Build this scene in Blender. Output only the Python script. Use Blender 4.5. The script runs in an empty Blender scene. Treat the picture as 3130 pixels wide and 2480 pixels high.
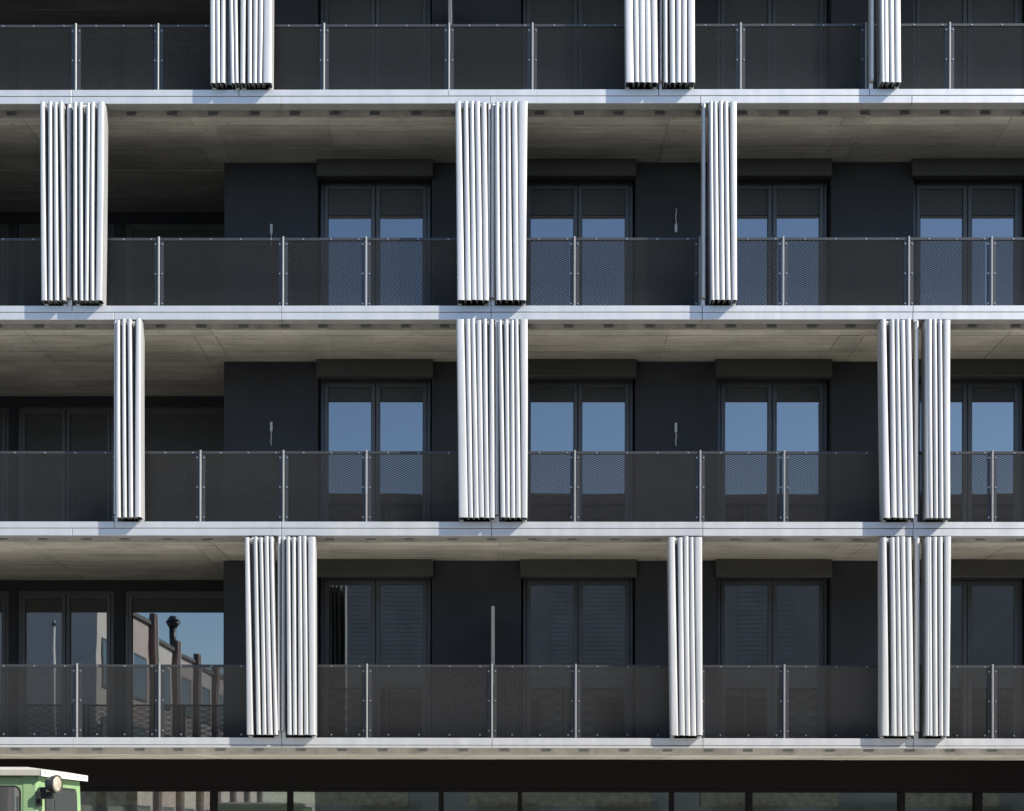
import bpy, bmesh, math, random
import numpy as np
from mathutils import Vector, Matrix
random.seed(7)
rng = np.random.default_rng(11)
scene = bpy.context.scene
col = scene.collection

# ------------------------------------------------------------------ camera
CAM = Vector((0.0, -22.0, 1.7))
YAW, ROLL = 0.0068, 0.0018
FN = 1.6298                      # focal length / sensor width
SHX, SHY = 0.0171, 0.4141        # view-camera rise: the horizon lies just below the frame
fwd = Vector((-math.sin(YAW), math.cos(YAW), 0))
rgt = Vector((math.cos(YAW)*math.cos(ROLL), math.sin(YAW)*math.cos(ROLL), math.sin(ROLL)))
upv = rgt.cross(fwd)
cd = bpy.data.cameras.new('camera')
cam = bpy.data.objects.new('camera', cd); col.objects.link(cam)
cam.matrix_world = Matrix(((rgt.x, upv.x, -fwd.x, CAM.x), (rgt.y, upv.y, -fwd.y, CAM.y), (rgt.z, upv.z, -fwd.z, CAM.z), (0, 0, 0, 1)))
cd.sensor_fit = 'HORIZONTAL'; cd.sensor_width = 36.0; cd.lens = FN*36.0
cd.shift_x, cd.shift_y = SHX, SHY
cd.clip_start, cd.clip_end = 0.1, 2000
scene.camera = cam

# ------------------------------------------------------------------ sun, sky, exposure
SUN = Vector((1.93, -1.0, 1.75)).normalized()       # towards the sun
SUN_EL = math.asin(SUN.z)
sl = bpy.data.lights.new('sun', 'SUN'); sl.energy = 4.3; sl.angle = math.radians(0.53); sl.color = (1.0, 0.93, 0.82)
so = bpy.data.objects.new('sun', sl); col.objects.link(so)
so.rotation_euler = (-SUN).to_track_quat('-Z', 'Y').to_euler()
so.location = (30, -30, 40)
world = bpy.data.worlds.new('World'); scene.world = world; world.use_nodes = True
wn, wl = world.node_tree.nodes, world.node_tree.links
wn.clear()
wo = wn.new('ShaderNodeOutputWorld'); wb = wn.new('ShaderNodeBackground'); ws = wn.new('ShaderNodeTexSky')
ws.sky_type = 'NISHITA'; ws.sun_disc = False; ws.sun_elevation = SUN_EL
ws.sun_rotation = math.atan2(SUN.x, SUN.y)            # measured clockwise from +Y
ws.altitude = 900; ws.air_density = 0.9; ws.dust_density = 1.0; ws.ozone_density = 1.6
wb.inputs['Strength'].default_value = 0.125
wl.new(ws.outputs[0], wb.inputs[0]); wl.new(wb.outputs[0], wo.inputs[0])
vs = scene.view_settings
vs.view_transform = 'Standard'; vs.look = 'None'; vs.exposure = 1.3; vs.gamma = 1.0; vs.use_curve_mapping = False
cy = scene.cycles
cy.use_denoising = True
cy.max_bounces = 10; cy.diffuse_bounces = 5; cy.glossy_bounces = 4; cy.transmission_bounces = 6; cy.transparent_max_bounces = 8
cy.sample_clamp_indirect = 6.0

# ------------------------------------------------------------------ measuring: a point of the photograph on a depth plane
S = 1.4518                                            # source pixels per unit of the 2156-wide survey
def at(px, py, Y):
    """point on the plane y = Y seen at survey position (px, py)"""
    nx = px/2156.0 - 0.5 + SHX
    ny = (0.5 - py/1708.0)*(2480.0/3130.0) + SHY
    d = fwd + rgt*(nx/FN) + upv*(ny/FN)
    return CAM + d*((Y - CAM.y)/d.y)
def ax(px, py, Y): return at(px, py, Y).x

FT = {-1: 14.308, 0: 11.458, 1: 8.608, 2: 5.758, 3: 2.908}      # top of each white band
ROWY = {0: 120, 1: 575, 2: 1030, 3: 1480}                       # typical survey height of each balcony
SOFF = 0.209            # soffit below the band's top
EDGE, RAIL, WALL, BACK = 0.39, 0.279, 1.895, 3.81
X0, X1 = -9.2, 9.4

# ------------------------------------------------------------------ materials
def mat(name, base, rough=0.6, metal=0.0, spec=0.5, var=0.0, vscale=6.0, vstretch=(1, 1, 1), bump=0.0, bscale=60.0, rvar=0.0, ior=None):
    m = bpy.data.materials.new(name); m.use_nodes = True
    n, l = m.node_tree.nodes, m.node_tree.links
    b = n['Principled BSDF']
    b.inputs['Roughness'].default_value = rough; b.inputs['Metallic'].default_value = metal
    b.inputs['Specular IOR Level'].default_value = spec
    if ior: b.inputs['IOR'].default_value = ior
    b.inputs['Base Color'].default_value = (*base, 1)
    geo = n.new('ShaderNodeNewGeometry')
    if var or rvar:
        mp = n.new('ShaderNodeMapping'); mp.inputs['Scale'].default_value = vstretch
        l.new(geo.outputs['Position'], mp.inputs[0])
        t = n.new('ShaderNodeTexNoise'); t.inputs['Scale'].default_value = vscale; t.inputs['Detail'].default_value = 6; t.inputs['Roughness'].default_value = 0.62
        l.new(mp.outputs[0], t.inputs['Vector'])
        r = n.new('ShaderNodeMapRange'); r.inputs[1].default_value = 0.3; r.inputs[2].default_value = 0.7
        r.inputs[3].default_value = 1-var; r.inputs[4].default_value = 1+var
        l.new(t.outputs['Fac'], r.inputs[0])
        mx = n.new('ShaderNodeMix'); mx.data_type = 'RGBA'; mx.blend_type = 'MULTIPLY'; mx.inputs['Factor'].default_value = 1
        mx.inputs['A'].default_value = (*base, 1); l.new(r.outputs[0], mx.inputs['B'])
        l.new(mx.outputs['Result'], b.inputs['Base Color'])
        if rvar:
            r2 = n.new('ShaderNodeMapRange'); r2.inputs[1].default_value = 0.3; r2.inputs[2].default_value = 0.7
            r2.inputs[3].default_value = rough-rvar; r2.inputs[4].default_value = rough+rvar
            l.new(t.outputs['Fac'], r2.inputs[0]); l.new(r2.outputs[0], b.inputs['Roughness'])
    if bump:
        t2 = n.new('ShaderNodeTexNoise'); t2.inputs['Scale'].default_value = bscale; t2.inputs['Detail'].default_value = 4
        l.new(geo.outputs['Position'], t2.inputs['Vector'])
        bp = n.new('ShaderNodeBump'); bp.inputs['Strength'].default_value = bump; bp.inputs['Distance'].default_value = 0.01
        l.new(t2.outputs['Fac'], bp.inputs['Height']); l.new(bp.outputs[0], b.inputs['Normal'])
    return m

M = {}
M['band'] = mat('painted_aluminium', (0.455, 0.458, 0.46), 0.42, 0.5, 0.5, var=0.045, vscale=2.2, vstretch=(3, 1, 0.5), rvar=0.06)
M['shutter'] = mat('anodised_shutter', (0.385, 0.39, 0.395), 0.45, 0.4, 0.5, var=0.05, vscale=5, vstretch=(1, 1, 0.15), rvar=0.06)
M['galv'] = mat('galvanised_steel', (0.23, 0.235, 0.24), 0.48, 0.5, 0.5, var=0.18, vscale=40)
M['zinc'] = mat('zinc_bolt', (0.34, 0.34, 0.35), 0.35, 0.8)
M['mesh'] = mat('anthracite_mesh', (0.062, 0.064, 0.066), 0.36, 0.4, 0.5)
M['rail'] = mat('anthracite_rail', (0.03, 0.031, 0.034), 0.4, 0.2, 0.5)
M['plaster'] = mat('anthracite_plaster', (0.037, 0.039, 0.044), 0.85, 0, 0.25, var=0.16, vscale=1.2, bump=0.25, bscale=160)
M['frame'] = mat('window_frame', (0.068, 0.071, 0.077), 0.38, 0.2, 0.5)
M['box'] = mat('blind_box', (0.050, 0.050, 0.048), 0.55, 0, 0.4, var=0.06, vscale=3)
M['divider'] = mat('grey_divider', (0.07, 0.075, 0.082), 0.5, 0.0, 0.4)
M['dark'] = mat('black_metal', (0.004, 0.003, 0.0035), 0.8, 0, 0.12)
M['brush'] = mat('black_brush', (0.012, 0.011, 0.010), 0.9, 0, 0.1)
M['slab'] = mat('raw_concrete_edge', (0.42, 0.405, 0.375), 0.9, 0, 0.2, var=0.28, vscale=4, vstretch=(1, 1, 0.5), bump=0.3, bscale=50)
M['white'] = mat('white_plastic', (0.62, 0.62, 0.60), 0.5)
M['siding'] = mat('slate_siding', (0.36, 0.33, 0.29), 0.6, 0, 0.3, var=0.15, vscale=1.5)
M['pink'] = mat('pink_render', (0.62, 0.53, 0.50), 0.9, 0, 0.2, var=0.08, vscale=0.8)
M['cream'] = mat('cream_render', (0.72, 0.67, 0.62), 0.9, 0, 0.2, var=0.06, vscale=0.8)
M['brick'] = mat('brown_render', (0.22, 0.16, 0.15), 0.9, 0, 0.2, var=0.15, vscale=2)
M['roofing'] = mat('grey_roofing', (0.16, 0.155, 0.15), 0.8, 0, 0.3, var=0.2, vscale=2)
M['bark'] = mat('dark_bark', (0.07, 0.055, 0.045), 0.9, 0, 0.2, var=0.3, vscale=12)
M['green'] = mat('pale_green_paint', (0.20, 0.315, 0.155), 0.38, 0, 0.5, var=0.06, vscale=6, rvar=0.06)
M['cabroof'] = mat('off_white_roof', (0.34, 0.325, 0.29), 0.6, 0, 0.4, var=0.08, vscale=7)
M['rubber'] = mat('black_rubber', (0.015, 0.015, 0.015), 0.6, 0, 0.3)
M['lamp'] = mat('lamp_housing', (0.045, 0.040, 0.032), 0.45, 0.2, 0.5)
M['interior'] = mat('interior_concrete', (0.60, 0.56, 0.42), 0.9, 0, 0.2, var=0.4, vscale=9, bump=0.5, bscale=18)
M['bounce_apron'] = mat('pale_bounce_apron', (0.68, 0.655, 0.59), 0.9, 0, 0.2, var=0.10, vscale=0.7)
M['floor_low_bounce'] = mat('low_bounce_floor', (0.05, 0.05, 0.05), 0.9, 0, 0.2, var=0.15, vscale=2)  # three unseen floor tones, made up to grade bounce light on the soffits
M['floor_mid_bounce'] = mat('mid_bounce_floor', (0.44, 0.42, 0.375), 0.9, 0, 0.2, var=0.12, vscale=2)
M['floor_high_bounce'] = mat('high_bounce_floor', (0.52, 0.49, 0.43), 0.9, 0, 0.2, var=0.12, vscale=2)
M['inwall'] = mat('pale_blue_grey_plaster', (0.42, 0.46, 0.50), 0.9, 0, 0.2, var=0.15, vscale=1.5)
M['ground'] = mat('gravel_ground', (0.09, 0.087, 0.08), 0.95, 0, 0.2, var=0.22, vscale=1.1, bump=0.5, bscale=25)

def concrete_mat():
    """board-marked concrete soffit: grain along x, rust-pink stains, dark pores"""
    m = bpy.data.materials.new('board_marked_concrete'); m.use_nodes = True
    n, l = m.node_tree.nodes, m.node_tree.links
    b = n['Principled BSDF']; b.inputs['Roughness'].default_value = 0.85; b.inputs['Specular IOR Level'].default_value = 0.25
    geo = n.new('ShaderNodeNewGeometry'); oi = n.new('ShaderNodeObjectInfo')
    def noise(scale, stretch, detail=5, rough=0.6):
        mp = n.new('ShaderNodeMapping'); mp.inputs['Scale'].default_value = stretch
        l.new(geo.outputs['Position'], mp.inputs[0])
        t = n.new('ShaderNodeTexNoise'); t.inputs['Scale'].default_value = scale; t.inputs['Detail'].default_value = detail; t.inputs['Roughness'].default_value = rough
        l.new(mp.outputs[0], t.inputs['Vector']); return t.outputs['Fac']
    def rangen(v, a, b_, c, d):
        r = n.new('ShaderNodeMapRange'); r.inputs[1].default_value = a; r.inputs[2].default_value = b_; r.inputs[3].default_value = c; r.inputs[4].default_value = d
        l.new(v, r.inputs[0]); return r.outputs[0]
    def mul(a, b_):
        x = n.new('ShaderNodeMath'); x.operation = 'MULTIPLY'; l.new(a, x.inputs[0]); l.new(b_, x.inputs[1]); return x.outputs[0]
    grain = rangen(noise(2.0, (0.35, 9, 1), 8, 0.7), 0.3, 0.7, 0.74, 1.22)
    blot = rangen(noise(1.7, (0.8, 1.2, 0.3), 6, 0.65), 0.32, 0.68, 0.78, 1.18)
    vor = n.new('ShaderNodeTexVoronoi'); vor.inputs['Scale'].default_value = 5.5
    l.new(geo.outputs['Position'], vor.inputs['Vector'])
    pore = rangen(vor.outputs['Distance'], 0.04, 0.15, 0.55, 1.0)
    each = rangen(oi.outputs['Random'], 0, 1, 0.90, 1.10)
    v = mul(mul(mul(grain, blot), pore), each)
    pink = rangen(noise(0.9, (0.6, 1.6, 0.7), 5, 0.7), 0.56, 0.72, 0.0, 0.55)
    mc = n.new('ShaderNodeMix'); mc.data_type = 'RGBA'
    mc.inputs['A'].default_value = (0.43, 0.415, 0.37, 1); mc.inputs['B'].default_value = (0.45, 0.385, 0.34, 1)
    l.new(pink, mc.inputs['Factor'])
    mm = n.new('ShaderNodeMix'); mm.data_type = 'RGBA'; mm.blend_type = 'MULTIPLY'; mm.inputs['Factor'].default_value = 1
    l.new(mc.outputs['Result'], mm.inputs['A']); l.new(v, mm.inputs['B'])
    l.new(mm.outputs['Result'], b.inputs['Base Color'])
    bp = n.new('ShaderNodeBump'); bp.inputs['Strength'].default_value = 0.35; bp.inputs['Distance'].default_value = 0.01
    l.new(grain, bp.inputs['Height']); l.new(bp.outputs[0], b.inputs['Normal'])
    return m
M['concrete'] = concrete_mat()

def pane_mat(name, tint, refl, wob):
    """coated dark glazing: a mirror-like front over a dark room, a little wavy"""
    m = bpy.data.materials.new(name); m.use_nodes = True
    n, l = m.node_tree.nodes, m.node_tree.links
    b = n['Principled BSDF']; b.inputs['Base Color'].default_value = (*tint, 1)
    b.inputs['Roughness'].default_value = 0.01; b.inputs['IOR'].default_value = refl; b.inputs['Specular Tint'].default_value = (0.88, 0.95, 1.0, 1)
    geo = n.new('ShaderNodeNewGeometry')
    t = n.new('ShaderNodeTexNoise'); t.inputs['Scale'].default_value = 1.3; t.inputs['Detail'].default_value = 1
    l.new(geo.outputs['Position'], t.inputs['Vector'])
    bp = n.new('ShaderNodeBump'); bp.inputs['Strength'].default_value = wob; bp.inputs['Distance'].default_value = 0.004
    l.new(t.outputs['Fac'], bp.inputs['Height']); l.new(bp.outputs[0], b.inputs['Normal'])
    return m
M['pane'] = pane_mat('coated_window_glass', (0.004, 0.005, 0.006), 2.55, 0.12)
M['cabglass'] = pane_mat('tractor_glass', (0.05, 0.055, 0.055), 1.9, 0.3)
def clear_mat():
    m = bpy.data.materials.new('shopfront_glass'); m.use_nodes = True
    n, l = m.node_tree.nodes, m.node_tree.links
    n.clear()
    o = n.new('ShaderNodeOutputMaterial'); tr = n.new('ShaderNodeBsdfTransparent'); g = n.new('ShaderNodeBsdfGlossy'); mx = n.new('ShaderNodeMixShader'); f = n.new('ShaderNodeFresnel')
    tr.inputs[0].default_value = (0.88, 0.91, 0.90, 1); g.inputs['Roughness'].default_value = 0.01; f.inputs[0].default_value = 1.9
    l.new(f.outputs[0], mx.inputs[0]); l.new(tr.outputs[0], mx.inputs[1]); l.new(g.outputs[0], mx.inputs[2]); l.new(mx.outputs[0], o.inputs[0])
    return m
M['clear'] = clear_mat()
def lens_mat():
    m = bpy.data.materials.new('headlight_glass'); m.use_nodes = True
    b = m.node_tree.nodes['Principled BSDF']; b.inputs['Base Color'].default_value = (0.30, 0.27, 0.21, 1); b.inputs['Roughness'].default_value = 0.22; b.inputs['Coat Weight'].default_value = 1.0
    return m
M['lens'] = lens_mat()

# ------------------------------------------------------------------ mesh helpers
class MB:
    def __init__(self): self.v, self.f, self.smooth = [], [], []
    def quad(self, a, b, c, d, s=False):
        i = len(self.v); self.v += [tuple(a), tuple(b), tuple(c), tuple(d)]; self.f.append((i, i+1, i+2, i+3)); self.smooth.append(s)
    def box(self, x0, x1, y0, y1, z0, z1, ch=0.0):
        """box; ch chamfers the edges of the front (-y) face"""
        i = len(self.v)
        if not ch:
            self.v += [(x0, y0, z0), (x1, y0, z0), (x1, y1, z0), (x0, y1, z0), (x0, y0, z1), (x1, y0, z1), (x1, y1, z1), (x0, y1, z1)]
            fs = [(0, 3, 2, 1), (4, 5, 6, 7), (0, 1, 5, 4), (1, 2, 6, 5), (2, 3, 7, 6), (3, 0, 4, 7)]
        else:
            c = ch
            self.v += [(x0+c, y0, z0+c), (x1-c, y0, z0+c), (x1-c, y0, z1-c), (x0+c, y0, z1-c),
                       (x0, y0+c, z0), (x1, y0+c, z0), (x1, y0+c, z1), (x0, y0+c, z1),
                       (x0, y1, z0), (x1, y1, z0), (x1, y1, z1), (x0, y1, z1)]
            fs = [(0, 1, 2, 3)]
            for k in range(4):
                a, b = k, (k+1) % 4
                fs.append((a, 4+a, 4+b, b)); fs.append((4+a, 8+a, 8+b, 4+b))
            fs.append((11, 10, 9, 8))
        self.f += [tuple(i+q for q in f) for f in fs]; self.smooth += [False]*len(fs)
    def prism(self, pts, z0, z1, axis='z', smooth=False):
        """closed polygon extruded along an axis; pts are (a, b) pairs of the other two axes"""
        i = len(self.v); n = len(pts)
        def P(p, h):
            return {'z': (p[0], p[1], h), 'x': (h, p[0], p[1]), 'y': (p[0], h, p[1])}[axis]
        self.v += [P(p, z0) for p in pts] + [P(p, z1) for p in pts]
        for k in range(n):
            self.f.append((i+k, i+(k+1) % n, i+n+(k+1) % n, i+n+k)); self.smooth.append(smooth)
        self.f.append(tuple(i+k for k in reversed(range(n)))); self.f.append(tuple(i+n+k for k in range(n))); self.smooth += [False, False]
    def tube(self, p0, p1, r0, r1=None, n=8):
        r1 = r0 if r1 is None else r1
        p0, p1 = Vector(p0), Vector(p1); d = (p1-p0).normalized()
        a = d.orthogonal().normalized(); b = d.cross(a)
        i = len(self.v)
        for p, r in ((p0, r0), (p1, r1)):
            self.v += [tuple(p + a*(r*math.cos(2*math.pi*k/n)) + b*(r*math.sin(2*math.pi*k/n))) for k in range(n)]
        for k in range(n):
            self.f.append((i+k, i+(k+1) % n, i+n+(k+1) % n, i+n+k)); self.smooth.append(True)
        self.f.append(tuple(i+k for k in reversed(range(n)))); self.f.append(tuple(i+n+k for k in range(n))); self.smooth += [False, False]
    def mesh(self, name, m):
        me = bpy.data.meshes.new(name); me.from_pydata(self.v, [], self.f)
        me.polygons.foreach_set('use_smooth', self.smooth)
        me.materials.append(m); me.update()
        return me
    def build(self, name, m, parent=None, fix=True):
        me = self.mesh(name, m)
        if fix:
            bm = bmesh.new(); bm.from_mesh(me); bmesh.ops.recalc_face_normals(bm, faces=bm.faces[:]); bm.to_mesh(me); bm.free()
        return link(name, me, parent)
def link(name, me, parent=None):
    o = bpy.data.objects.new(name, me); col.objects.link(o)
    if parent: o.parent = parent
    return o
def copy(o, parent, loc):
    c = o.copy(); col.objects.link(c); c.parent = parent; c.location = loc; return c
def empty(name, label=None, cat=None, group=None, loc=(0, 0, 0)):
    o = bpy.data.objects.new(name, None); col.objects.link(o); o.location = loc; o.empty_display_size = 0.2
    return tag(o, label, cat, group)
def tag(o, label=None, cat=None, group=None, kind=None):
    for k, v in (('label', label), ('category', cat), ('group', group), ('kind', kind)):
        if v: o[k] = v
    return o

# ------------------------------------------------------------------ ground
g = MB(); g.box(-300, 300, -300, 300, -0.5, 0.0)
tag(g.build('ground', M['ground']), 'grey gravelly ground in front of the apartment building', kind='structure')
g = MB(); g.box(-40, 40, -6.0, 9.0, 0.0, 0.004)  # unseen pale strip added to reflect sun up to the soffits
tag(g.build('bounce_apron', M['bounce_apron']), 'pale unseen ground strip added to bounce light onto the soffits', kind='structure')

# ------------------------------------------------------------------ the apartment building
bld = empty('apartment_building', 'dark grey apartment building with white banded balconies and concrete soffits', 'apartment building')
def slab_cuts(k):
    y = {0: -210, 1: 252, 2: 697, 3: 1145, 4: 1590}[k+1] if k < 4 else 0
    return y
# soffit of band k is the ceiling of balcony k+1
PANEL_X = [(-300, 'c'), (48.6, 'c'), (401, 'c'), (447.7, 'j'), (687.7, 'c'), (1048, 'c'), (1409, 'c'), (1775, 'c'), (1826.9, 'j'), (2132, 'c'), (2480, 'c')]
PANEL_Y = [EDGE, 0.643, 1.39, WALL+0.02]
LOGGIA_Y = [WALL+0.02, 2.155, 2.91, 3.22, BACK+0.02]
XC = ax(472, 600, WALL)                                # corner where the loggia starts
RNGP = random.Random(3)
for k in (-1, 0, 1, 2, 3):
    zs = FT[k]-SOFF
    s = MB(); s.box(X0, X1, EDGE, 9.0, zs+0.012, FT[k]-0.03)
    sl_o = s.build('balcony_slab', M['slab'], bld)
    s = MB(); s.box(X0, X1, EDGE+0.03, 8.9, FT[k]-0.03, FT[k]-0.012)
    s.build('bounce_floor', M[{-1: 'floor_low_bounce', 0: 'floor_low_bounce', 1: 'floor_low_bounce', 2: 'floor_mid_bounce', 3: 'floor_high_bounce'}[k]], sl_o)  # unseen layer, toned per row to set how much light reaches the soffit
    py = {-1: -210, 0: 252, 1: 697, 2: 1145, 3: 1590}[k]
    xs = [X0] + [ax(p, py, EDGE) for p, _ in PANEL_X if X0+0.3 < ax(p, py, EDGE) < X1-0.3] + [X1]
    js = {round(ax(p, py, EDGE), 4) for p, t in PANEL_X if t == 'j'}
    def panels(xa, xb, y_edges, jl, jr):
        for a, b in zip(y_edges[:-1], y_edges[1:]):
            dz = RNGP.uniform(0, 0.006)
            gl = 0.016 if jl else 0.006; gr = 0.016 if jr else 0.006
            p = MB(); p.box(xa+gl, xb-gr, a+(0.011 if a != EDGE else 0), b-0.011, zs+dz, zs+0.0125)
            p.build('concrete_panel', M['concrete'], sl_o)
    for xa, xb in zip(xs[:-1], xs[1:]):
        jl, jr = round(xa, 4) in js, round(xb, 4) in js
        panels(xa, xb, PANEL_Y, jl, jr)
        if xa < XC-0.2:
            panels(xa, min(xb, XC), LOGGIA_Y, jl, jr)

# anchor brackets on the slab edges
br = MB(); br.box(-0.065, 0.065, -0.010, 0.0, 0.01, 0.055)
bracket_mesh = br.mesh('anchor_bracket', M['galv'])
bo = MB(); bo.tube((0, 0, 0), (0, -0.008, 0), 0.0115, n=8); bo.tube((0, -0.008, 0), (0, -0.018, 0), 0.007, n=6)
bolt_mesh = bo.mesh('bolt', M['zinc'])
slabs = [o for o in bld.children if o.name.startswith('balcony_slab')]
for so_, k in zip(slabs, (-1, 0, 1, 2, 3)):
    if k < 0: continue
    ys = {0: 245, 1: 690, 2: 1140, 3: 1585}[k]
    for i in range(-2, 28):
        x = RNGP.uniform(-0.025, 0.025) + ax(82 + 85.6*i + {0: 25, 1: 0, 2: 12, 3: 37}[k], ys, EDGE)
        if not X0+0.1 < x < X1-0.1: continue
        z = FT[k]-(0.184 if k < 3 else 0.128) - (0.004 if k < 3 else 0.045)
        b = link('anchor_bracket', bracket_mesh, so_); b.location = (x, EDGE-0.0005, z)
        b2 = link('bolt', bolt_mesh, so_); b2.location = (x+0.045, EDGE-0.015, z+0.035)

# white bands (fascia panels)
UP = {-1: [151, 503, 944.5, 1387, 1831], 0: [151, 503, 944.5, 1387, 1831], 1: [151.6, 591.7, 1034, 1478.6, 1922.5], 2: [240.5, 592.4, 1034.7, 1479.7, 1923.5], 3: [153.3, 593, 1035.7, 1480, 1923.5]}
LO = {-1: [151, 591, 1032, 1475, 1920], 0: [151, 591, 1032, 1475, 1920], 1: [240, 592, 1034, 1478.6, 1922], 2: [152, 592.4, 1034.7, 1479.7, 1922], 3: [153.3, 593, 1035.7, 1480, 1923.5]}
for k in (-1, 0, 1, 2, 3):
    zt = FT[k]; py = 1747-(zt-1.7)/0.006261
    zb = zt-(0.184 if k < 3 else 0.128)
    zm = zt-(0.086 if k < 3 else 0.097)
    for lst, za, zb2, y0 in ((UP[k], zm+0.003, zt, 0.0), (LO[k], zb, zm-0.005, 0.0 if k < 3 else -0.008)):
        xs = [X0] + [ax(p, py, 0.0) for p in [lst[0]-440] + lst + [lst[-1]+440] if X0+0.3 < ax(p, py, 0.0) < X1-0.3] + [X1]
        for xa, xb in zip(xs[:-1], xs[1:]):
            f = MB(); yy = y0+RNGP.uniform(0, 0.0015)
            f.box(xa+0.0035, xb-0.0035, yy, 0.2, za, zb2, ch=0.003)
            f.build('fascia_panel', M['band'], bld)
    t = MB(); t.box(X0, X1, 0.03, 0.19, zb+0.006, zt-0.006)
    t.build('fascia_carrier', M['dark'], bld)
    gp = MB(); gp.box(X0, X1, 0.2, EDGE-0.002, zt-0.045, zt-0.041)
    gp.build('sun_block_plate', M['galv'], bld)  # plate added to keep sun out of the gap behind the band
    # arms tie the band back to the slab
    a = MB()
    for i in range(14):
        x = X0+0.4+i*1.35
        a.box(x-0.03, x+0.03, 0.2, EDGE, zt-0.075, zt-0.067)
    a.build('fascia_arm', M['galv'], bld)

# walls, windows
WIN_L = [666, 1095, 1507, 1921, 2335]
LOG_W = []
def window(parent, xa, xb, zb, zt, y, leaves, blind=None, lintel_box=None, drop=0.0):
    """outer frame > sashes, panes, blind box"""
    f = MB(); w = 0.045
    f.box(xa, xa+w, y-0.03, y+0.06, zb, zt); f.box(xb-w, xb, y-0.03, y+0.06, zb, zt)
    f.box(xa+w, xb-w, y-0.03, y+0.06, zt-w, zt); f.box(xa+w, xb-w, y-0.03, y+0.06, zb, zb+w)
    win = f.build('window', M['frame'], parent)
    wl_ = (xb-xa-2*w)/leaves
    for i in range(leaves):
        a, b = xa+w+i*wl_+0.004, xa+w+(i+1)*wl_-0.004
        sw = 0.062
        s = MB(); s.box(a, a+sw, y-0.045, y+0.03, zb+w+0.003, zt-w-0.003, ch=0.006); s.box(b-sw, b, y-0.045, y+0.03, zb+w+0.003, zt-w-0.003, ch=0.006)
        s.box(a+sw, b-sw, y-0.044, y+0.03, zt-w-0.003-sw, zt-w-0.003); s.box(a+sw, b-sw, y-0.044, y+0.03, zb+w+0.003, zb+w+0.003+sw*1.6)
        s.build('sash', M['frame'], win)
        p = MB(); p.box(a+sw-0.004, b-sw+0.004, y-0.008, y+0.012, zb+w+sw, zt-w-sw+0.002)
        p.build('pane', M['pane'], win)
        if drop:
            d = MB(); d.box(a+sw+0.001, b-sw-0.001, y-0.022, y-0.0095, zt-w-sw-drop, zt-w-sw-0.004); d.build('blind_or_dark_sheet', M['box'], win)  # real blinds in the lowest loggia; elsewhere sheets added for dark reflections
    if lintel_box:
        bx0, bx1, by0, by1, bz0, bz1 = lintel_box
        bb = MB(); bb.prism([(by0, bz0+0.012), (by0, bz1), (by1, bz1), (by1, bz0), (by0+0.012, bz0)], bx0, bx1, axis='x')
        bb.build('blind_box', M['box'], win)
    return win
for k in (0, 1, 2, 3):
    floor = FT[k]-0.03; ceil = FT[k-1]-SOFF
    py = ROWY[k]
    w = MB()
    edges = []
    for p in WIN_L:
        xa, xb = ax(p+2, py, WALL), ax(p+243, py, WALL)
        edges.append((xa, xb))
    cur = XC
    hd = ceil-0.215
    for xa, xb in edges:
        if xa > X1-0.4: break
        xb = min(xb, X1-0.05)
        w.box(cur, xa, WALL, WALL+0.32, floor, ceil)
        w.box(xa, xb, WALL, WALL+0.32, hd, ceil)
        cur = xb
    if cur < X1: w.box(cur, X1, WALL, WALL+0.32, floor, ceil)
    w.box(XC, XC+0.28, WALL+0.32, BACK+0.3, floor, ceil)                # loggia side wall
    # loggia rear wall with openings
    lz = ceil-0.165
    la = [(ax(-175, py, BACK), ax(18, py, BACK)), (ax(37, py, BACK), ax(239, py, BACK)), (ax(262, py, BACK), XC-0.02)]
    cur = X0
    for xa, xb in la:
        xa = max(xa, X0+0.1)
        w.box(cur, xa, BACK, BACK+0.28, floor, ceil); w.box(xa, xb, BACK, BACK+0.28, lz, ceil); cur = xb
    w.box(cur, XC, BACK, BACK+0.28, floor, ceil)
    w.build('wall', M['plaster'], bld)
    for (xa, xb), p in zip(edges, WIN_L):
        if xa > X1-0.4: continue
        c = ceil
        bx = (ax(p, py, 1.753), ax(p+244.7, py, 1.753), 1.753, WALL-0.001, c-0.245, c-0.001)
        window(bld, xa+0.03, xb-0.03, floor+0.02, hd+0.002, WALL+0.20, 2, lintel_box=bx, drop=(2.25, 0.37, 0.21, 0.0)[k])  # dark sheets added over the panes in place of dim reflections
    for i, (xa, xb) in enumerate(la):
        xa = max(xa, X0+0.1)
        window(bld, xa+0.004, xb-0.004, floor+0.02, lz, BACK+0.06, 1 if i == 2 else 2, drop=0.22 if k == 3 else 2.1)  # lowest row keeps its blinds; sheets above are lengthened to hide reflected sky
# end walls and rear wall close the building
e = MB(); e.box(X0-0.3, X0, 0.45, 9.0, 0, 15); e.box(X1, X1+0.3, 0.45, 9.0, 0, 15)
e.build('end_wall', M['plaster'], bld)
e = MB(); e.box(X0-0.3, X1+0.3, 9.0, 9.3, 2.7, 15); e.build('rear_wall', M['plaster'], bld)

# balcony dividers
def divider(x, k, top, name='divider_panel'):
    d = MB(); d.box(x-0.022, x+0.022, 0.46, WALL-0.06, FT[k]+0.05, top, ch=0.004)
    o = d.build(name, M['divider'], bld); return o
divider(ax(1037.5, 1320, 0.46), 3, FT[3]+1.80)
divider(ax(947, 30, 0.46), 0, FT[0]+1.95)

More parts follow.
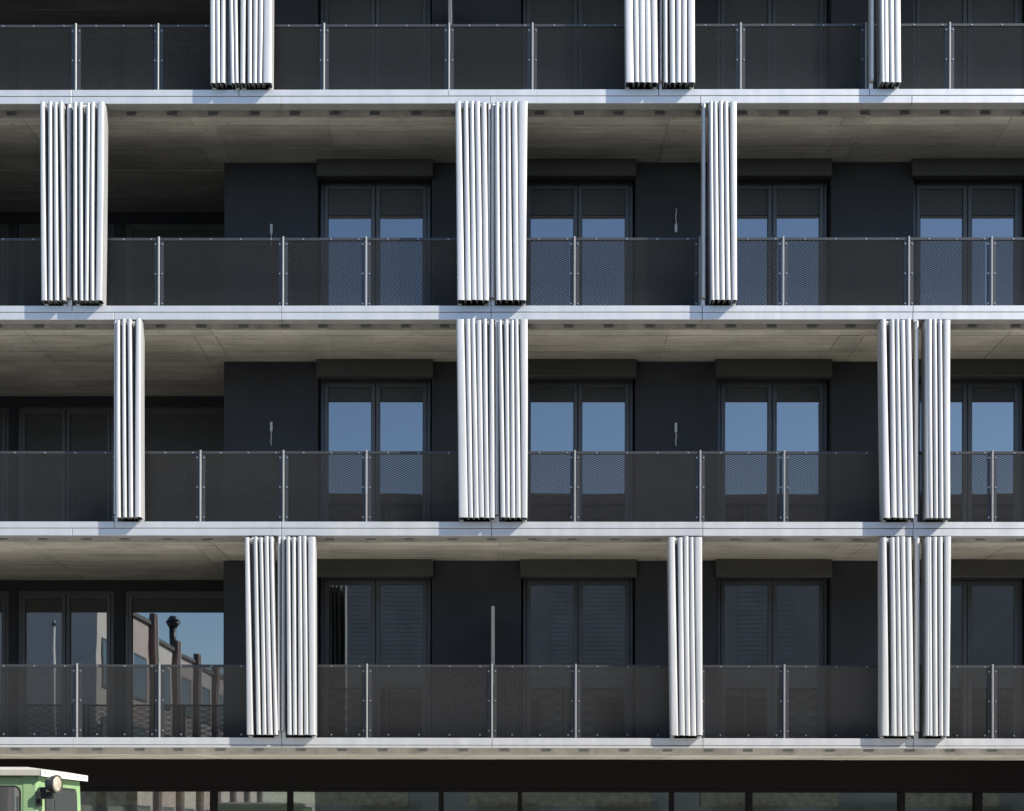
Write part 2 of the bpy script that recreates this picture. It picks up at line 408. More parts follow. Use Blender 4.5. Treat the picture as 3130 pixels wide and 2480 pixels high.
# ground floor front
GY = 1.93
gl_z = at(1065, 1668, GY).z
gw = MB(); gw.box(X0, X1, WALL-0.03, WALL+0.3, gl_z+0.055, FT[3]-SOFF)
gw.build('ground_floor_lintel', M['dark'], bld)
gf = MB(); gf.box(X0, X1, GY-0.05, GY+0.06, gl_z, gl_z+0.05); gf.box(X0, X1, GY-0.05, GY+0.06, 0.0, 0.12)
shop = gf.build('shopfront', M['dark'], bld)
mull = [(-330, -318), (-165, -152), (115, 128), (443, 457), (605, 617), (924, 934), (1090, 1099), (1409, 1419), (1570, 1583.6), (1890.6, 1904), (2050, 2067), (2370, 2382)]
mx_ = []
for a, b in mull:
    xa, xb = ax(a, 1690, GY), ax(b, 1690, GY)
    if xa < X0+0.05 or xb > X1-0.05: continue
    q = MB(); q.box(xa, xb, GY-0.055, GY+0.065, 0.12, gl_z, ch=0.008); q.build('mullion', M['dark'], shop); mx_.append((xa, xb))
lim = [(X0, X0)] + mx_ + [(X1, X1)]
for (a, b), (c, d) in zip(lim[:-1], lim[1:]):
    q = MB(); q.box(b-0.005, c+0.005, GY+0.0, GY+0.02, 0.115, gl_z+0.004); q.build('pane', M['clear'], shop)
beams = [(339, 441), (567, 605), (619, 723), (716, 860), (981, 1090), (1099, 1370), (1476, 1570), (1584, 1765), (1906, 2047), (2067, 2104)]
for a, b in ((150, 300), (339, 441), (567, 860), (981, 1370), (1476, 1765), (1906, 2104), (2220, 2500)):
    q = MB(); z0 = at(1065, 1697, 3.0).z
    q.box(max(X0+0.02, ax(a, 1680, 3.0)), min(X1-0.02, ax(b, 1680, 3.0)), 3.0, 3.3, z0, FT[3]-SOFF-0.001); q.build('interior_beam', M['interior'], bld)
q = MB(); q.box(X0, X1, 6.0, 6.2, 0.0, 2.69); q.build('interior_wall', M['inwall'], bld)

# ------------------------------------------------------------------ balcony railings
def expanded_mesh(width, height, lwd=0.058, swd=0.024):
    """flattened expanded metal: zig-zag strands that meet at bonds, each strand a tilted ribbon"""
    nst = int(height/(swd/2)); nper = int(math.ceil(width/lwd))+1
    hw = 0.0061
    us = np.array([0.0, 0.13, 0.5, 0.63]); hs = np.array([1.0, 1.0, -1.0, -1.0])
    x = (np.arange(nper)[:, None]*lwd + us[None]*lwd).ravel()
    h = np.tile(hs, nper)
    keep = x <= width; x, h = x[keep], h[keep]
    n = len(x)
    V, F = [], []
    for s in range(nst):
        sg = 1 if s % 2 == 0 else -1
        zc = (s+0.5)*swd/2 + sg*h*(swd/4-hw*0.5)
        off = (s % 2)*0.0
        for sgn in (-1, 1):
            tl = np.radians(-42 - 40*sg*h)                       # the strands twist at the bonds
            V.append(np.stack([x+off, sgn*hw*np.sin(tl), zc+sgn*hw*np.cos(tl)], 1))
        b = s*2*n; i = np.arange(n-1)
        F.append(np.stack([b+i, b+i+1, b+n+i+1, b+n+i], 1))
    V = np.concatenate(V); F = np.concatenate(F)
    me = bpy.data.meshes.new('mesh_sheet')
    me.vertices.add(len(V)); me.vertices.foreach_set('co', V.astype(np.float32).ravel())
    me.loops.add(len(F)*4); me.loops.foreach_set('vertex_index', F.astype(np.int32).ravel())
    me.polygons.add(len(F)); me.polygons.foreach_set('loop_start', np.arange(len(F), dtype=np.int32)*4)
    me.polygons.foreach_set('use_smooth', np.ones(len(F), dtype=bool)); me.update(calc_edges=True); me.materials.append(M['mesh'])
    return me
_mesh_cache = {}
POSTS = {0: [-275, -102, 160.4, 333.8, 508, 682.6, 945.5, 1121, 1384, 1559, 1823, 1999, 2262, 2437],
         1: [-277, -102, 160.2, 334.8, 596.4, 771, 1033, 1209.5, 1473, 1648.4, 1912.8, 2087, 2350, 2525],
         2: [-277, -14, 248, 422.4, 597, 771.7, 1034, 1210, 1474, 1650.5, 1913, 2088.5, 2351, 2526],
         3: [-277, -102, 162.7, 336.1, 597, 772.7, 1035.7, 1212, 1474, 1650.8, 1914, 2088.9, 2351, 2526]}
RNAME = {0: 'topmost', 1: 'second', 2: 'third', 3: 'lowest'}
RLAB = {0: 'dark mesh railing of the topmost balcony, cut by the photo edge above', 1: 'dark mesh railing of the second balcony from the top',
        2: 'dark mesh railing of the third balcony from the top', 3: 'dark mesh railing of the lowest balcony, above the ground floor glazing'}
for k in (0, 1, 2, 3):
    R = empty('balcony_railing', RLAB[k], 'railing', 'mesh railings of the four balconies')
    top = FT[k]+0.99; py = 1747-(top-0.5-1.7)/0.006261
    zb = FT[k]-0.06
    xs = [x for x in (ax(p, py, RAIL) for p in POSTS[k]) if X0+0.1 < x < X1-0.1]
    pm = MB(); pm.box(-0.012, 0.012, -0.035, 0.012, 0, top+0.012-zb, ch=0.006)
    pmesh = pm.mesh('post', M['galv'])
    for x in xs:
        o = link('post', pmesh, R); o.location = (x, RAIL, zb)
    lim = [X0] + xs + [X1]
    for a, b in zip(lim[:-1], lim[1:]):
        w = b-a
        if w < 0.15: continue
        ga, gb = a+0.02, b-0.02
        h = MB(); h.box(ga-0.004, gb+0.004, RAIL-0.012, RAIL+0.03, top-0.036, top, ch=0.003); h.build('top_rail', M['rail'], R)
        fl = MB()
        fl.box(ga, ga+0.042, RAIL-0.004, RAIL+0.004, zb, top-0.037); fl.box(gb-0.042, gb, RAIL-0.004, RAIL+0.004, zb, top-0.037)
        fl.box(ga+0.042, gb-0.042, RAIL-0.004, RAIL+0.004, zb, zb+0.035)
        fl.build('edge_strip', M['rail'], R)
        mw = round(gb-ga-0.08, 2)
        key = (mw,)
        if key not in _mesh_cache: _mesh_cache[key] = expanded_mesh(mw, 1.0)
        o = link('mesh_panel', _mesh_cache[key], R); o.location = ((ga+gb)/2-mw/2, RAIL+0.0, zb+0.016)
        if not (ga > -8.2 and gb < 8.2): continue
        nb = 3 if w < 1.35 else 4
        for i in range(nb):
            bx = a + (0.27 if nb == 3 else 0.29) + i*(w-(0.37 if nb == 3 else 0.45))/(nb-1)
            o = link('bolt', bolt_mesh, R); o.location = (min(bx, b-0.08), RAIL-0.012, top-0.022)
            if k == 3:
                o = link('bolt', bolt_mesh, R); o.location = (min(bx, b-0.08), RAIL-0.004, FT[k]+0.055)
        for dz in (0.085, 0.48, 0.88):
            for bx in (a+0.045, b-0.045):
                o = link('bolt', bolt_mesh, R); o.location = (bx, RAIL-0.004, top-dz)

# ------------------------------------------------------------------ folding shutters
# leaf edges as (left at top, right at top, left at foot, right at foot) in the coordinates of one enlarged survey view
def sv(x0, s, rows, x0b=None, sb=None):
    x0b = x0 if x0b is None else x0b; sb = s if sb is None else sb
    return [((x0+a*s)/S, (x0+b*s)/S, (x0b+c*sb)/S, (x0b+d*sb)/S) for a, b, c, d in rows]
YF, YR = -0.14, 0.14
STACKS = [
 # row, noses, jamb (or None), jamb side, label
 (0, sv(620, .1757, [(115,210,130,220),(215,295,235,300),(310,385,305,390),(445,515,485,550),(525,610,555,630)]), None, 'folded silver shutter, left half of the topmost balcony\'s leftmost pair, with splayed leaves'),
 (0, sv(620, .1757, [(650,745,650,735),(785,860,780,855),(870,950,870,945),(965,1055,960,1030),(1060,1245,1045,1235)]), None, 'right half of the topmost balcony\'s leftmost shutter pair, ending in a broad bright leaf'),
 (0, sv(1890, .17569, [(90,235,110,270),(250,340,285,365),(350,445,375,470),(450,550,480,575),(560,665,590,690)]), None, 'folded silver shutter, left half of the topmost balcony\'s middle pair'),
 (0, sv(1890, .17569, [(760,850,765,855),(890,980,910,995),(995,1085,1005,1090),(1100,1190,1105,1195),(1200,1325,1215,1335)]), sv(1890, .17569, [(712,760,716,765)])[0], 'folded silver shutter, right half of the topmost balcony\'s middle pair'),
 (0, sv(2640, .1756, [(215,325,235,340),(330,420,345,440),(430,520,450,540),(525,635,540,655)]), sv(2640, .1756, [(90,155,105,175)])[0], 'single folded silver shutter at the right of the topmost balcony, beside a blue-grey jamb'),
 (1, sv(110, .1113, [(110,240,145,310),(330,430,340,460),(480,590,505,640),(635,770,700,835)]), sv(110, .1113, [(870,990,885,1000)])[0], 'left half of the folded shutter pair at the left end of the second balcony'),
 (1, sv(110, .1113, [(1010,1110,1020,1130),(1165,1275,1190,1290),(1380,1470,1330,1435),(1500,1615,1490,1600),(1690,1985,1630,1930)]), None, 'right half of the folded shutter pair at the left end of the second balcony'),
 (1, sv(1380, .1206, [(100,235,150,330),(310,415,355,495),(465,560,505,635),(595,710,650,790),(760,880,810,945)]), sv(1380, .1206, [(885,985,950,1003)])[0], 'folded silver shutter, left half of the central pair on the second balcony from the top'),
 (1, sv(1380, .1206, [(1110,1205,1130,1245),(1255,1360,1265,1390),(1400,1490,1420,1550),(1530,1660,1580,1705),(1700,1925,1715,1885)]), sv(1380, .1206, [(992,1105,1015,1110)])[0], 'right half of the central shutter pair on the second balcony, one leaf top bent aside'),
 (1, sv(2120, .09368, [(440,590,500,665),(640,775,690,850),(825,960,870,1030),(990,1130,1060,1215),(1190,1410,1240,1425)]), sv(2120, .09368, [(245,350,275,410)])[0], 'single folded silver shutter at the right of the second balcony from the top'),
 (2, sv(330, .08197, [(300,455,300,485),(510,650,550,715),(725,885,770,945),(1040,1370,1000,1380)]), sv(330, .08197, [(250,300,262,300)])[0], 'narrow single folded silver shutter at the left of the third balcony from the top'),
 (2, sv(1040, .487, [(730,775,0,0),(787,815,0,0),(820,845,0,0),(855,885,0,0),(895,920,0,0),(938,962,0,0)]), None, 'left half of the central shutter pair on the third balcony, leaves leaning right'),
 (2, sv(1040, .487, [(992,1012,0,0),(1030,1055,0,0),(1068,1088,0,0),(1095,1115,0,0),(1130,1175,0,0)]), sv(1040, .487, [(966,990,0,0)])[0], 'folded silver shutter, right half of the central pair on the third balcony from the top'),
 (2, sv(2660, .12987, [(165,380,225,475),(465,575,495,630),(590,690,640,770),(700,825,780,890),(835,960,895,1035)]), None, 'folded silver shutter, left half of the right-hand pair on the third balcony from the top'),
 (2, sv(2660, .12987, [(1200,1325,1210,1360),(1335,1455,1375,1480),(1465,1570,1500,1605),(1590,1690,1620,1730),(1720,1890,1745,1890)]), sv(2660, .12987, [(1005,1105,1040,1125)])[0], 'folded silver shutter, right half of the right-hand pair on the third balcony from the top'),
 (3, sv(730, .1206, [(150,260,200,365),(370,470,445,560),(510,605,595,705),(645,755,735,860),(775,890,890,1030)]), sv(730, .1206, [(960,1060,1035,1085)])[0], 'folded silver shutter, left half of the left pair on the lowest balcony, leaves leaning right'),
 (3, sv(730, .1206, [(1200,1300,1230,1345),(1345,1445,1370,1475),(1490,1585,1505,1625),(1605,1710,1655,1765),(1750,1980,1785,1990)]), sv(730, .1206, [(1085,1190,1100,1190)])[0], 'folded silver shutter, right half of the left pair on the lowest balcony'),
 (3, sv(2020, .09368, [(200,450,280,570),(550,705,610,785),(740,905,810,970),(930,1070,985,1160),(1090,1345,1180,1365)]), None, 'single folded silver shutter right of the middle on the lowest balcony'),
 (3, sv(2660, .12987, [(175,385,180,440),(465,575,500,625),(590,690,640,760),(705,830,775,885),(845,970,890,1035)]), None, 'folded silver shutter, left half of the right-hand pair on the lowest balcony'),
 (3, sv(2660, .12987, [(1205,1325,1205,1345),(1340,1445,1365,1475),(1465,1580,1490,1600),(1595,1710,1615,1725),(1740,1905,1735,1865)]), sv(2660, .12987, [(1015,1140,1045,1135)])[0], 'folded silver shutter, right half of the right-hand pair on the lowest balcony'),
]
footH = sv(1380, .1206, [(190,415,0,0),(435,545,0,0),(570,690,0,0),(700,830,0,0),(845,955,0,0),(960,1090,0,0)])
footH2 = sv(1380, .1206, [(1250,1370,0,0),(1385,1480,0,0),(1500,1615,0,0),(1630,1755,0,0),(1775,1920,0,0)])
jH = sv(1380, .1206, [(1098,1245,0,0)])[0]
STACKS[11] = (2, [(a[0], a[1], b[0], b[1]) for a, b in zip(STACKS[11][1], footH)], None, STACKS[11][3])
STACKS[12] = (2, [(a[0], a[1], b[0], b[1]) for a, b in zip(STACKS[12][1], footH2)], (STACKS[12][2][0], STACKS[12][2][1], jH[0], jH[1]), STACKS[12][3])

def leaf_mesh(xl_t, xr_t, xl_b, xr_b, z0, z1, yf, yr, open_r=0.0, seed=0):
    r_ = random.Random(seed)
    n = 10; th = 0.0035
    secs = 6
    bow = r_.uniform(-0.004, 0.004)
    mb = MB(); rings = []
    for i in range(secs):
        t = i/(secs-1); z = z0+(z1-z0)*t
        xl = xl_b+(xl_t-xl_b)*t + bow*math.sin(math.pi*t); xr = xr_b+(xr_t-xr_b)*t + bow*math.sin(math.pi*t)
        w = xr-xl; w *= 1.07; r = min(w/2, 0.023); c = (xl+xr)/2; xl, xr = c-w/2, c+w/2
        def prof(off):
            pts = [(xl+off+0.008, yr)]
            rr = r-off
            for j in range(n+1):
                a = math.pi - math.pi*j/n
                cx = c - (w/2-r) if j <= n/2 else c + (w/2-r)
                pts.append((cx + rr*math.cos(a), yf + r - rr*math.sin(a)))
            pts.append((xr-off-0.008, yr))
            return pts
        outer = prof(0.0); inner = prof(th)
        rings.append([(p[0], p[1], z) for p in outer] + [(p[0], p[1], z) for p in reversed(inner)])
    m = len(rings[0]); base = 0
    for rg in rings: mb.v += rg
    for i in range(secs-1):
        for j in range(m):
            a = i*m+j; b = i*m+(j+1) % m
            mb.f.append((a, b, b+m, a+m)); mb.smooth.append(True)
    h = m//2
    for top in (0, secs-1):
        for j in range(h-1):
            a, b, c_, d = top*m+j, top*m+j+1, top*m+m-2-j, top*m+m-1-j
            mb.f.append((a, b, c_, d)); mb.smooth.append(False)
    me = mb.mesh('leaf', M['shutter'])
    bm = bmesh.new(); bm.from_mesh(me); bmesh.ops.recalc_face_normals(bm, faces=bm.faces[:]); bm.to_mesh(me); bm.free()
    me.set_sharp_from_angle(angle=math.radians(50))
    return me
for si, (k, noses, jamb, label) in enumerate(STACKS):
    zt = FT[k-1]-0.184-0.036; zb = FT[k]+0.030
    pyt = 1747-(zt-1.7)/0.006261; pyb = 1747-(zb-1.7)/0.006261
    pt = max(pyt, 0)
    sh = empty('folding_shutter', label, 'shutter', 'folded metal shutters along the balconies')
    n = len(noses); xsb = []
    zt_meas = zt if k > 0 else at(1065, 0, YF).z                    # topmost leaves were measured at the photo's edge
    ends = []
    for i, (a, b, c, d) in enumerate(noses):
        xa, xb, xc, xd = ax(a, pt, YF), ax(b, pt, YF), ax(c, pyb, YF), ax(d, pyb, YF)
        slope = xa/22.0; side = abs(slope)*(YR-YF)
        if i == n-1 and slope < -0.03: xb -= side*0.9; xd -= side*0.9
        if i == 0 and slope > 0.03: xa += side*0.9; xc += side*0.9
        if slope > 0.1 and i > 0:                                    # the left flank shows beside each fold
            xa = min(xa+side*0.12, xb-0.046); xc = min(xc+side*0.12, xd-0.046)
        elif slope < -0.1 and i < n-1:
            xb = max(xb-side*0.12, xa+0.046); xd = max(xd-side*0.12, xc+0.046)
        xb = max(xb, xa+0.045); xd = max(xd, xc+0.045)
        if k == 0:                                                   # extend the lean up to the track
            f = (zt-zb)/(zt_meas-zb); f = min(f, 2.0)*0.5+0.5
            xa, xb = xc+(xa-xc)*f, xd+(xb-xd)*f
        yf = YF + random.uniform(-0.006, 0.006)
        me = leaf_mesh(xa, xb, xc, xd, zb+random.uniform(-.004, .004), zt+random.uniform(-.012, .008), yf, YR, seed=si*20+i)
        link('leaf', me, sh)
        ends.append((xa, xb, xc, xd))
    # webs behind, hangers on top
    for (a, b, c, d), (a2, b2, c2, d2) in zip(ends[:-1], ends[1:]):
        q = MB(); q.v += [(d-0.006, YR-0.004, zb), (c2+0.006, YR-0.004, zb), (a2+0.006, YR-0.004, zt-0.05), (b-0.006, YR-0.004, zt-0.05),
                          (d-0.006, YR, zb), (c2+0.006, YR, zb), (a2+0.006, YR, zt-0.05), (b-0.006, YR, zt-0.05)]
        q.f += [(0, 1, 2, 3), (7, 6, 5, 4), (0, 4, 5, 1), (1, 5, 6, 2), (2, 6, 7, 3), (3, 7, 4, 0)]; q.smooth += [False]*6
        q.build('hinge_web', M['shutter'], sh)
        xm = (b+a2)/2
        hg = MB(); hg.box(xm-0.011, xm+0.011, -0.09, -0.03, zt-0.06, zt-0.014); hg.tube((xm, 0.02, zt-0.03), (xm, 0.02, zt+0.035), 0.006, n=6)
        hg.build('hanger', M['white'], sh)
    xl, xr = ends[0][2], ends[-1][3]
    if jamb:
        a, b, c, d = jamb
        xa, xb = ax(a, pt, 0.0), ax(b, pt, 0.0); xc, xd = ax(c, pyb, 0.0), ax(d, pyb, 0.0)
        x0, x1 = (xa+xc)/2, (xb+xd)/2
        if x1-x0 < 0.03: x1 = x0+0.04
        r = (x1-x0)/2
        pts = [((x0+x1)/2+r*math.cos(math.pi+math.pi*j/8), -0.045-0.03*math.sin(math.pi*j/8)) for j in range(9)] + [(x1, 0.06), (x0, 0.06)]
        j_ = MB(); j_.prism(pts, FT[k]+0.09, zt-0.002, smooth=False); o = j_.build('jamb', M['shutter'], sh)
        ft = MB(); ft.box(x0, x1, 0.002, 0.07, FT[k]+0.0005, FT[k]+0.082, ch=0.003); ft.build('jamb_foot', M['band'], sh)
        ft = MB(); ft.box(x0, x1, 0.004, 0.05, zt+0.002, zt+0.036); ft.build('jamb_head', M['band'], sh)
    gf_ = MB()
    if not jamb or jamb[0] > noses[0][0]:
        gf_.box(xl+0.004, xl+0.055, 0.002, 0.05, FT[k]+0.0005, FT[k]+0.028, ch=0.003)
    gf_.box(xr-0.058, xr-0.004, 0.002, 0.05, FT[k]+0.0005, FT[k]+0.028, ch=0.003)
    gf_.build('guide_foot', M['band'], sh)
    bs = MB()
    xx = xl+0.06
    while xx < xr-0.06:
        bs.box(xx, xx+0.012, 0.055+0.006*((int(xx*1000)) % 2), 0.085, FT[k]+0.0005, FT[k]+0.075+random.uniform(0, 0.012)); xx += 0.017
    bs.box(xl+0.058, xr-0.058, 0.086, 0.1, FT[k]+0.0005, FT[k]+0.10)
    bs.build('floor_brush', M['brush'], sh)

# ------------------------------------------------------------------ loose cable ends on the rear walls
def cable(px, py0, py1, up, label):
    x = ax(px, py0, WALL); zt, zb = at(px, py0, WALL).z, at(px, py1, WALL).z
    c = empty('cable_end', label, 'cable', 'loose cable ends sticking out of the dark walls', (x, WALL, zt))
    b = MB()
    if up: b.box(-0.017, 0.017, -0.02, -0.0005, zb-zt, zb-zt+0.12)
    else: b.box(-0.017, 0.017, -0.02, -0.0005, -0.13, 0)
    b.build('connector', M['white'], c)
    w = MB(); zs = np.linspace(-0.01, zb-zt, 9)
    for i in range(8):
        w.tube((0.006*math.sin(i*1.7), -0.028-0.004*math.sin(i), zs[i]), (0.006*math.sin((i+1)*1.7), -0.028-0.004*math.sin(i+1), zs[i+1]), 0.0065, n=6)
    w.build('wire', M['white'], c)
cable(571.5, 473, 520, False, 'white cable end on the wall of the second balcony, left of its windows')
cable(1423, 440, 490, True, 'white cable end on the wall of the second balcony, wire pointing up')
cable(571.5, 889, 938, False, 'white cable end on the wall of the third balcony, left of its windows')
cable(1423, 891, 940, False, 'white cable end on the wall of the third balcony, between two windows')

# ------------------------------------------------------------------ green vehicle at the lower left
VX, VY = -3.94, -8.0                     # cab corner nearest the camera
tr = empty('tractor', 'pale green tractor cab with off-white roof and a black headlight at its corner', 'tractor', loc=(VX, VY, 0))
def rounded(x0, x1, z0, z1, r, n=5):
    pts = []
    for cx, cz, a0 in ((x1-r, z1-r, 0), (x0+r, z1-r, 90), (x0+r, z0+r, 180), (x1-r, z0+r, 270)):
        for i in range(n+1):
            a = math.radians(a0+90*i/n); pts.append((cx+r*math.cos(a), cz+r*math.sin(a)))
    return pts
RZ = 2.195                               # top of roof edge
cb = MB()
# cab shell, local x to the left is negative; front corner at (0,0)
H = RZ-0.046
cb.v += [(-1.75, 0.0, 0.75), (0.0, 0.0, 0.75), (0.0, 1.62, 0.75), (-1.75, 1.62, 0.75),
         (-1.70, 0.0, H), (0.0, 0.0, H), (0.0, 1.42, H), (-1.70, 1.42, H)]
cb.f += [(0, 3, 2, 1), (4, 5, 6, 7), (0, 1, 5, 4), (1, 2, 6, 5), (2, 3, 7, 6), (3, 0, 4, 7)]; cb.smooth += [False]*6
cab = cb.build('cab', M['green'], tr)
bv = cab.modifiers.new('bevel', 'BEVEL'); bv.width = 0.02; bv.segments = 2
# corner post stands proud of the cab
cp = MB(); cp.prism([(-0.115, -0.004), (-0.012, -0.004), (0.008, 0.012), (0.008, 0.10), (-0.115, 0.10)], 0.75, H); cp.build('corner_post', M['green'], tr)
sw = MB(); sw.prism([(p[0], p[1]) for p in rounded(-1.60, -0.135, 1.00, H-0.085, 0.06)], -0.006, 0.04, axis='y'); sw.build('window_seal', M['rubber'], tr)
sg = MB(); sg.prism(rounded(-1.585, -0.15, 1.015, H-0.10, 0.05), -0.010, 0.0, axis='y'); sg.build('side_window', M['cabglass'], tr)
fw = MB(); fw.prism([(p[0]+ (H-p[1])*0.12, p[1]) for p in rounded(0.20, 1.26, 1.00, H-0.085, 0.07)], -0.01, 0.007, axis='x'); fw.build('window_seal', M['rubber'], tr)
fg = MB(); fg.prism([(p[0]+ (H-p[1])*0.12, p[1]) for p in rounded(0.222, 1.238, 1.015, H-0.10, 0.06)], -0.01, 0.010, axis='x'); fg.build('windscreen', M['cabglass'], tr)
wp = MB(); wp.tube((0.016, 0.62, 1.2), (0.016, 0.50, 1.95), 0.005, n=6); wp.build('wiper', M['rubber'], tr)
rf = MB()
ov = 0.045
# shallow crowned roof with a rim
ring = lambda d, z: [(-1.78+d, -ov+d, z), (ov-d, -ov+d, z), (ov-d, 1.50-d, z), (-1.78+d, 1.50-d, z)]
for zz, d in ((H-0.002, 0), (RZ, 0), (RZ+0.028, 0.16), (RZ+0.036, 0.5)): rf.v += ring(d, zz)
for s_ in range(3):
    for j in range(4):
        a = s_*4+j; b = s_*4+(j+1) % 4
        rf.f.append((a, b, b+4, a+4)); rf.smooth.append(False)
rf.f.append((12, 13, 14, 15)); rf.f.append((3, 2, 1, 0)); rf.smooth += [False, False]
roof = rf.build('cab_roof', M['cabroof'], tr)
trim = MB(); trim.box(ov+0.001, ov+0.008, -ov-0.004, 1.49, H-0.008, RZ-0.002); trim.build('roof_trim', M['white'], roof)
for i in range(6):
    s2 = MB(); s2.tube((ov+0.008, 0.06+0.26*i, RZ-0.018), (ov+0.014, 0.06+0.26*i, RZ-0.018), 0.008, n=6); s2.build('screw', M['lamp'], roof)
# headlight on a bracket at the corner
hc = Vector((0.16, -0.02, H-0.075)); hd_ = Vector((0.95, -0.31, -0.02)).normalized()
hl = MB(); prof = [(-0.085, 0.030), (-0.070, 0.052), (-0.030, 0.070), (0.0, 0.077), (0.012, 0.080), (0.020, 0.078)]
A = hd_.orthogonal().normalized(); B_ = hd_.cross(A); N = 24
for t_, r_ in prof: hl.v += [tuple(hc+hd_*t_+A*(r_*math.cos(2*math.pi*j/N))+B_*(r_*math.sin(2*math.pi*j/N))) for j in range(N)]
for s_ in range(len(prof)-1):
    for j in range(N):
        a = s_*N+j; b = s_*N+(j+1) % N; hl.f.append((a, b, b+N, a+N)); hl.smooth.append(True)
hl.f.append(tuple(reversed(range(N)))); hl.smooth.append(False)
head = hl.build('headlight', M['lamp'], tr)
ln = MB(); prof = [(0.012, 0.0675), (0.020, 0.066), (0.027, 0.045), (0.030, 0.02)]
for t_, r_ in prof: ln.v += [tuple(hc+hd_*t_+A*(r_*math.cos(2*math.pi*j/N))+B_*(r_*math.sin(2*math.pi*j/N))) for j in range(N)]
for s_ in range(3):
    for j in range(N):
        a = s_*N+j; b = s_*N+(j+1) % N; ln.f.append((a, b, b+N, a+N)); ln.smooth.append(True)
ln.f.append(tuple(3*N+j for j in range(N))); ln.smooth.append(True); ln.f.append(tuple(reversed(range(N)))); ln.smooth.append(False)
ln.build('lens', M['lens'], head)
rimm = MB()
for j in range(N):
    a0, a1 = 2*math.pi*j/N, 2*math.pi*(j+1)/N
    rimm.tube(hc+hd_*0.02+A*(0.073*math.cos(a0))+B_*(0.073*math.sin(a0)), hc+hd_*0.02+A*(0.073*math.cos(a1))+B_*(0.073*math.sin(a1)), 0.006, n=6)
rimm.build('lamp_rim', M['lamp'], head)
bk = MB(); bk.box(0.0, 0.13, -0.045, 0.03, H-0.20, H-0.14); bk.box(0.03, 0.07, -0.03, 0.02, H-0.14, H-0.10); bk.box(0.0, 0.03, -0.02, 0.05, H-0.26, H-0.2)
bk.build('lamp_bracket', M['rubber'], tr)
# lower body, bonnet and wheels (below and beside the frame)
lb = MB(); lb.box(-1.75, 1.5, 0.12, 1.5, 0.45, 0.749); lb.build('chassis', M['green'], tr)
bn = MB(); bn.prism([(0.05, 0.75), (1.55, 0.75), (1.55, 1.0), (1.40, 1.10), (0.05, 1.14)], 0.25, 1.37, axis='y'); bn.build('bonnet', M['green'], tr)
for x, r in ((-1.2, 0.55), (1.1, 0.42)):
    for y in (-0.02, 1.36):
        w = MB(); w.tube((x, y, r), (x, y+0.28, r), r, n=24); wo_ = w.build('wheel', M['rubber'], tr)
        w2 = MB(); w2.tube((x, y-0.006, r), (x, y+0.286, r), r*0.55, n=20); w2.build('rim', M['cabroof'], wo_)

# ------------------------------------------------------------------ across the street (seen as reflections)
OB = empty('slate_clad_building', 'long slate-coloured building with horizontal cladding across the street', 'building', loc=(0, -26.5, 0))
def ob(x0, x1, z0, z1, y0, y1, name, m):
    q = MB(); q.box(x0, x1, y0, y1, z0, z1); return q.build(name, m, OB)
ob(-6.0, 40, 0, 11.5, 0, -14, 'wall', M['siding'])
ob(-6.4, 40.5, 11.5, 12.2, 0.5, -14.5, 'roof', M['brick'])
pl = MB()
z = 2.6
while z < 11.3:
    for xa, xb in ((-6.0, -2.6), (1.4, 3.9), (7.3, 9.0), (10.2, 13.5), (17, 24), (28, 40)):
        pl.prism([(0.004, z), (0.03, z), (0.015, z+0.135), (0.004, z+0.135)], xa, xb, axis='x')
    z += 0.14
po = pl.build('siding_boards', M['siding'], OB); tag(po, kind='stuff')
for i in range(12):
    for zf in (0.3, 3.6):
        x = -4.5+i*3.7
        f = ob(x-0.08, x+1.88, zf-0.08, zf+2.28, 0.0, 0.14, 'window', M['frame'])
        for xx in (x, x+0.92):
            q = MB(); q.box(xx, xx+0.88, 0.05, 0.145, zf, zf+2.2); q.build('pane', M['rubber'], f)
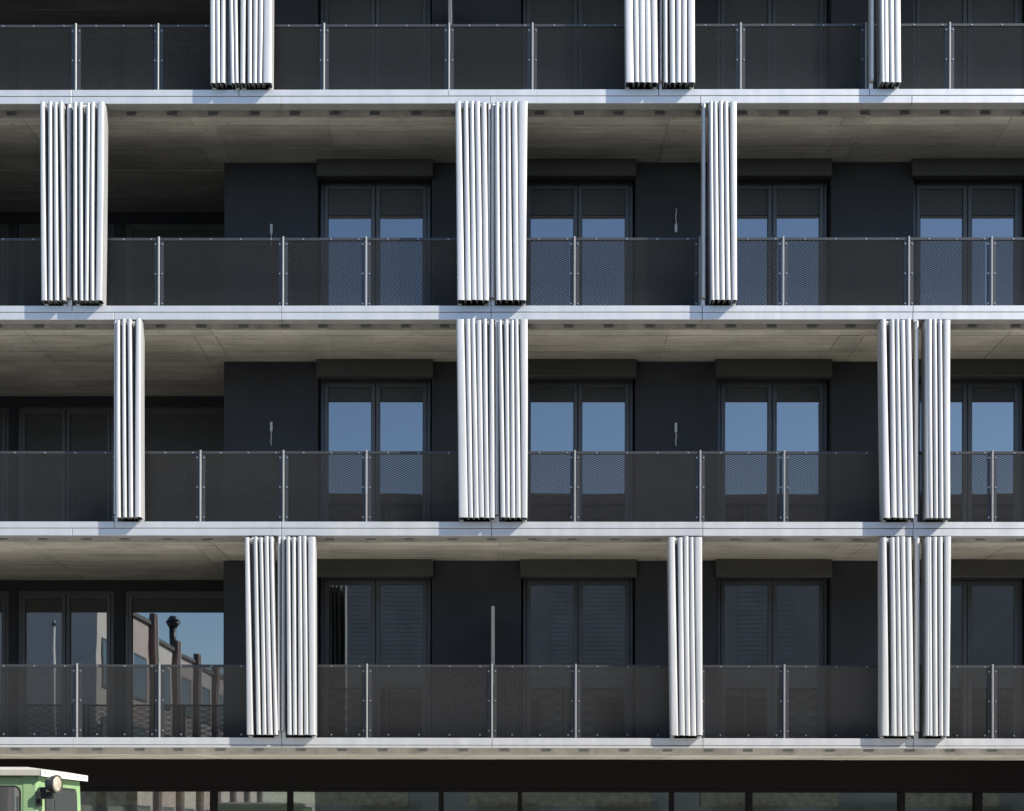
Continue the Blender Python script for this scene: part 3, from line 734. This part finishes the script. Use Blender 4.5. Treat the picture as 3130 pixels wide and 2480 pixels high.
HH = [10.2, 9.7, 9.2, 9.1, 9.0, 9.1, 9.2, 9.3, 9.2]
HN = ['nearest', 'second', 'third', 'fourth', 'fifth', 'sixth', 'seventh', 'eighth', 'farthest']
for i in range(9):
    y0 = -27.2-4.6*i
    h = empty('row_house', '%s row house of the terrace across the street, %s wall' % (HN[i], ('beige', 'pink')[i % 2]), 'house', 'terrace of row houses across the street', (-14.0, y0, 0))
    q = MB(); q.box(-9, 0, -4.6, 0, 0, HH[i]); q.build('wall', M['cream' if i % 2 == 0 else 'pink'], h)
    q = MB(); q.box(-9.1, 0.1, -4.58, -0.02, HH[i], HH[i]+0.15); q.build('roof', M['roofing'], h)
    q = MB(); q.box(0.0, 0.22, -4.6, -3.9, 0, HH[i]+0.45); fn = q.build('fin_wall', M['brick'], h)
    q = MB(); q.box(0.22, 0.25, -4.55, -4.4, 0, HH[i]+0.46); q.build('fin_edge', M['white'], fn)
    for zf in (0.9, 3.9, 6.6):
        q = MB(); q.box(0.0, 0.04, -3.2, -0.7, zf, zf+1.7); f = q.build('window', M['frame'], h)
        q = MB(); q.box(0.035, 0.045, -3.1, -0.8, zf+0.1, zf+1.6); q.build('pane', M['pane'], f)
lp = empty('flagpole', 'slim white flagpole at the street corner across from the balconies', 'flagpole', loc=(-12.2, -15.2, 0))
q = MB(); q.tube((0, 0, 0), (0, 0, 7.2), 0.09, 0.05, n=12); q.build('pole', M['white'], lp)
q = MB(); q.tube((0, 0, 7.2), (0, 0, 7.34), 0.08, 0.02, n=10); q.build('finial', M['galv'], lp)
vt = empty('roof_vent', 'round metal ventilator cowl on the roof of the fourth row house', 'vent', loc=(-14.3, -41.9, 9.05))
q = MB(); q.tube((0, 0, 0), (0, 0, 1.35), 0.14, n=14); q.build('pipe', M['rail'], vt)
q = MB(); q.tube((0, 0, 1.3), (0, 0, 1.52), 0.15, 0.29, n=16); q.tube((0, 0, 1.52), (0, 0, 1.78), 0.29, 0.10, n=16); q.build('cowl', M['rail'], vt)
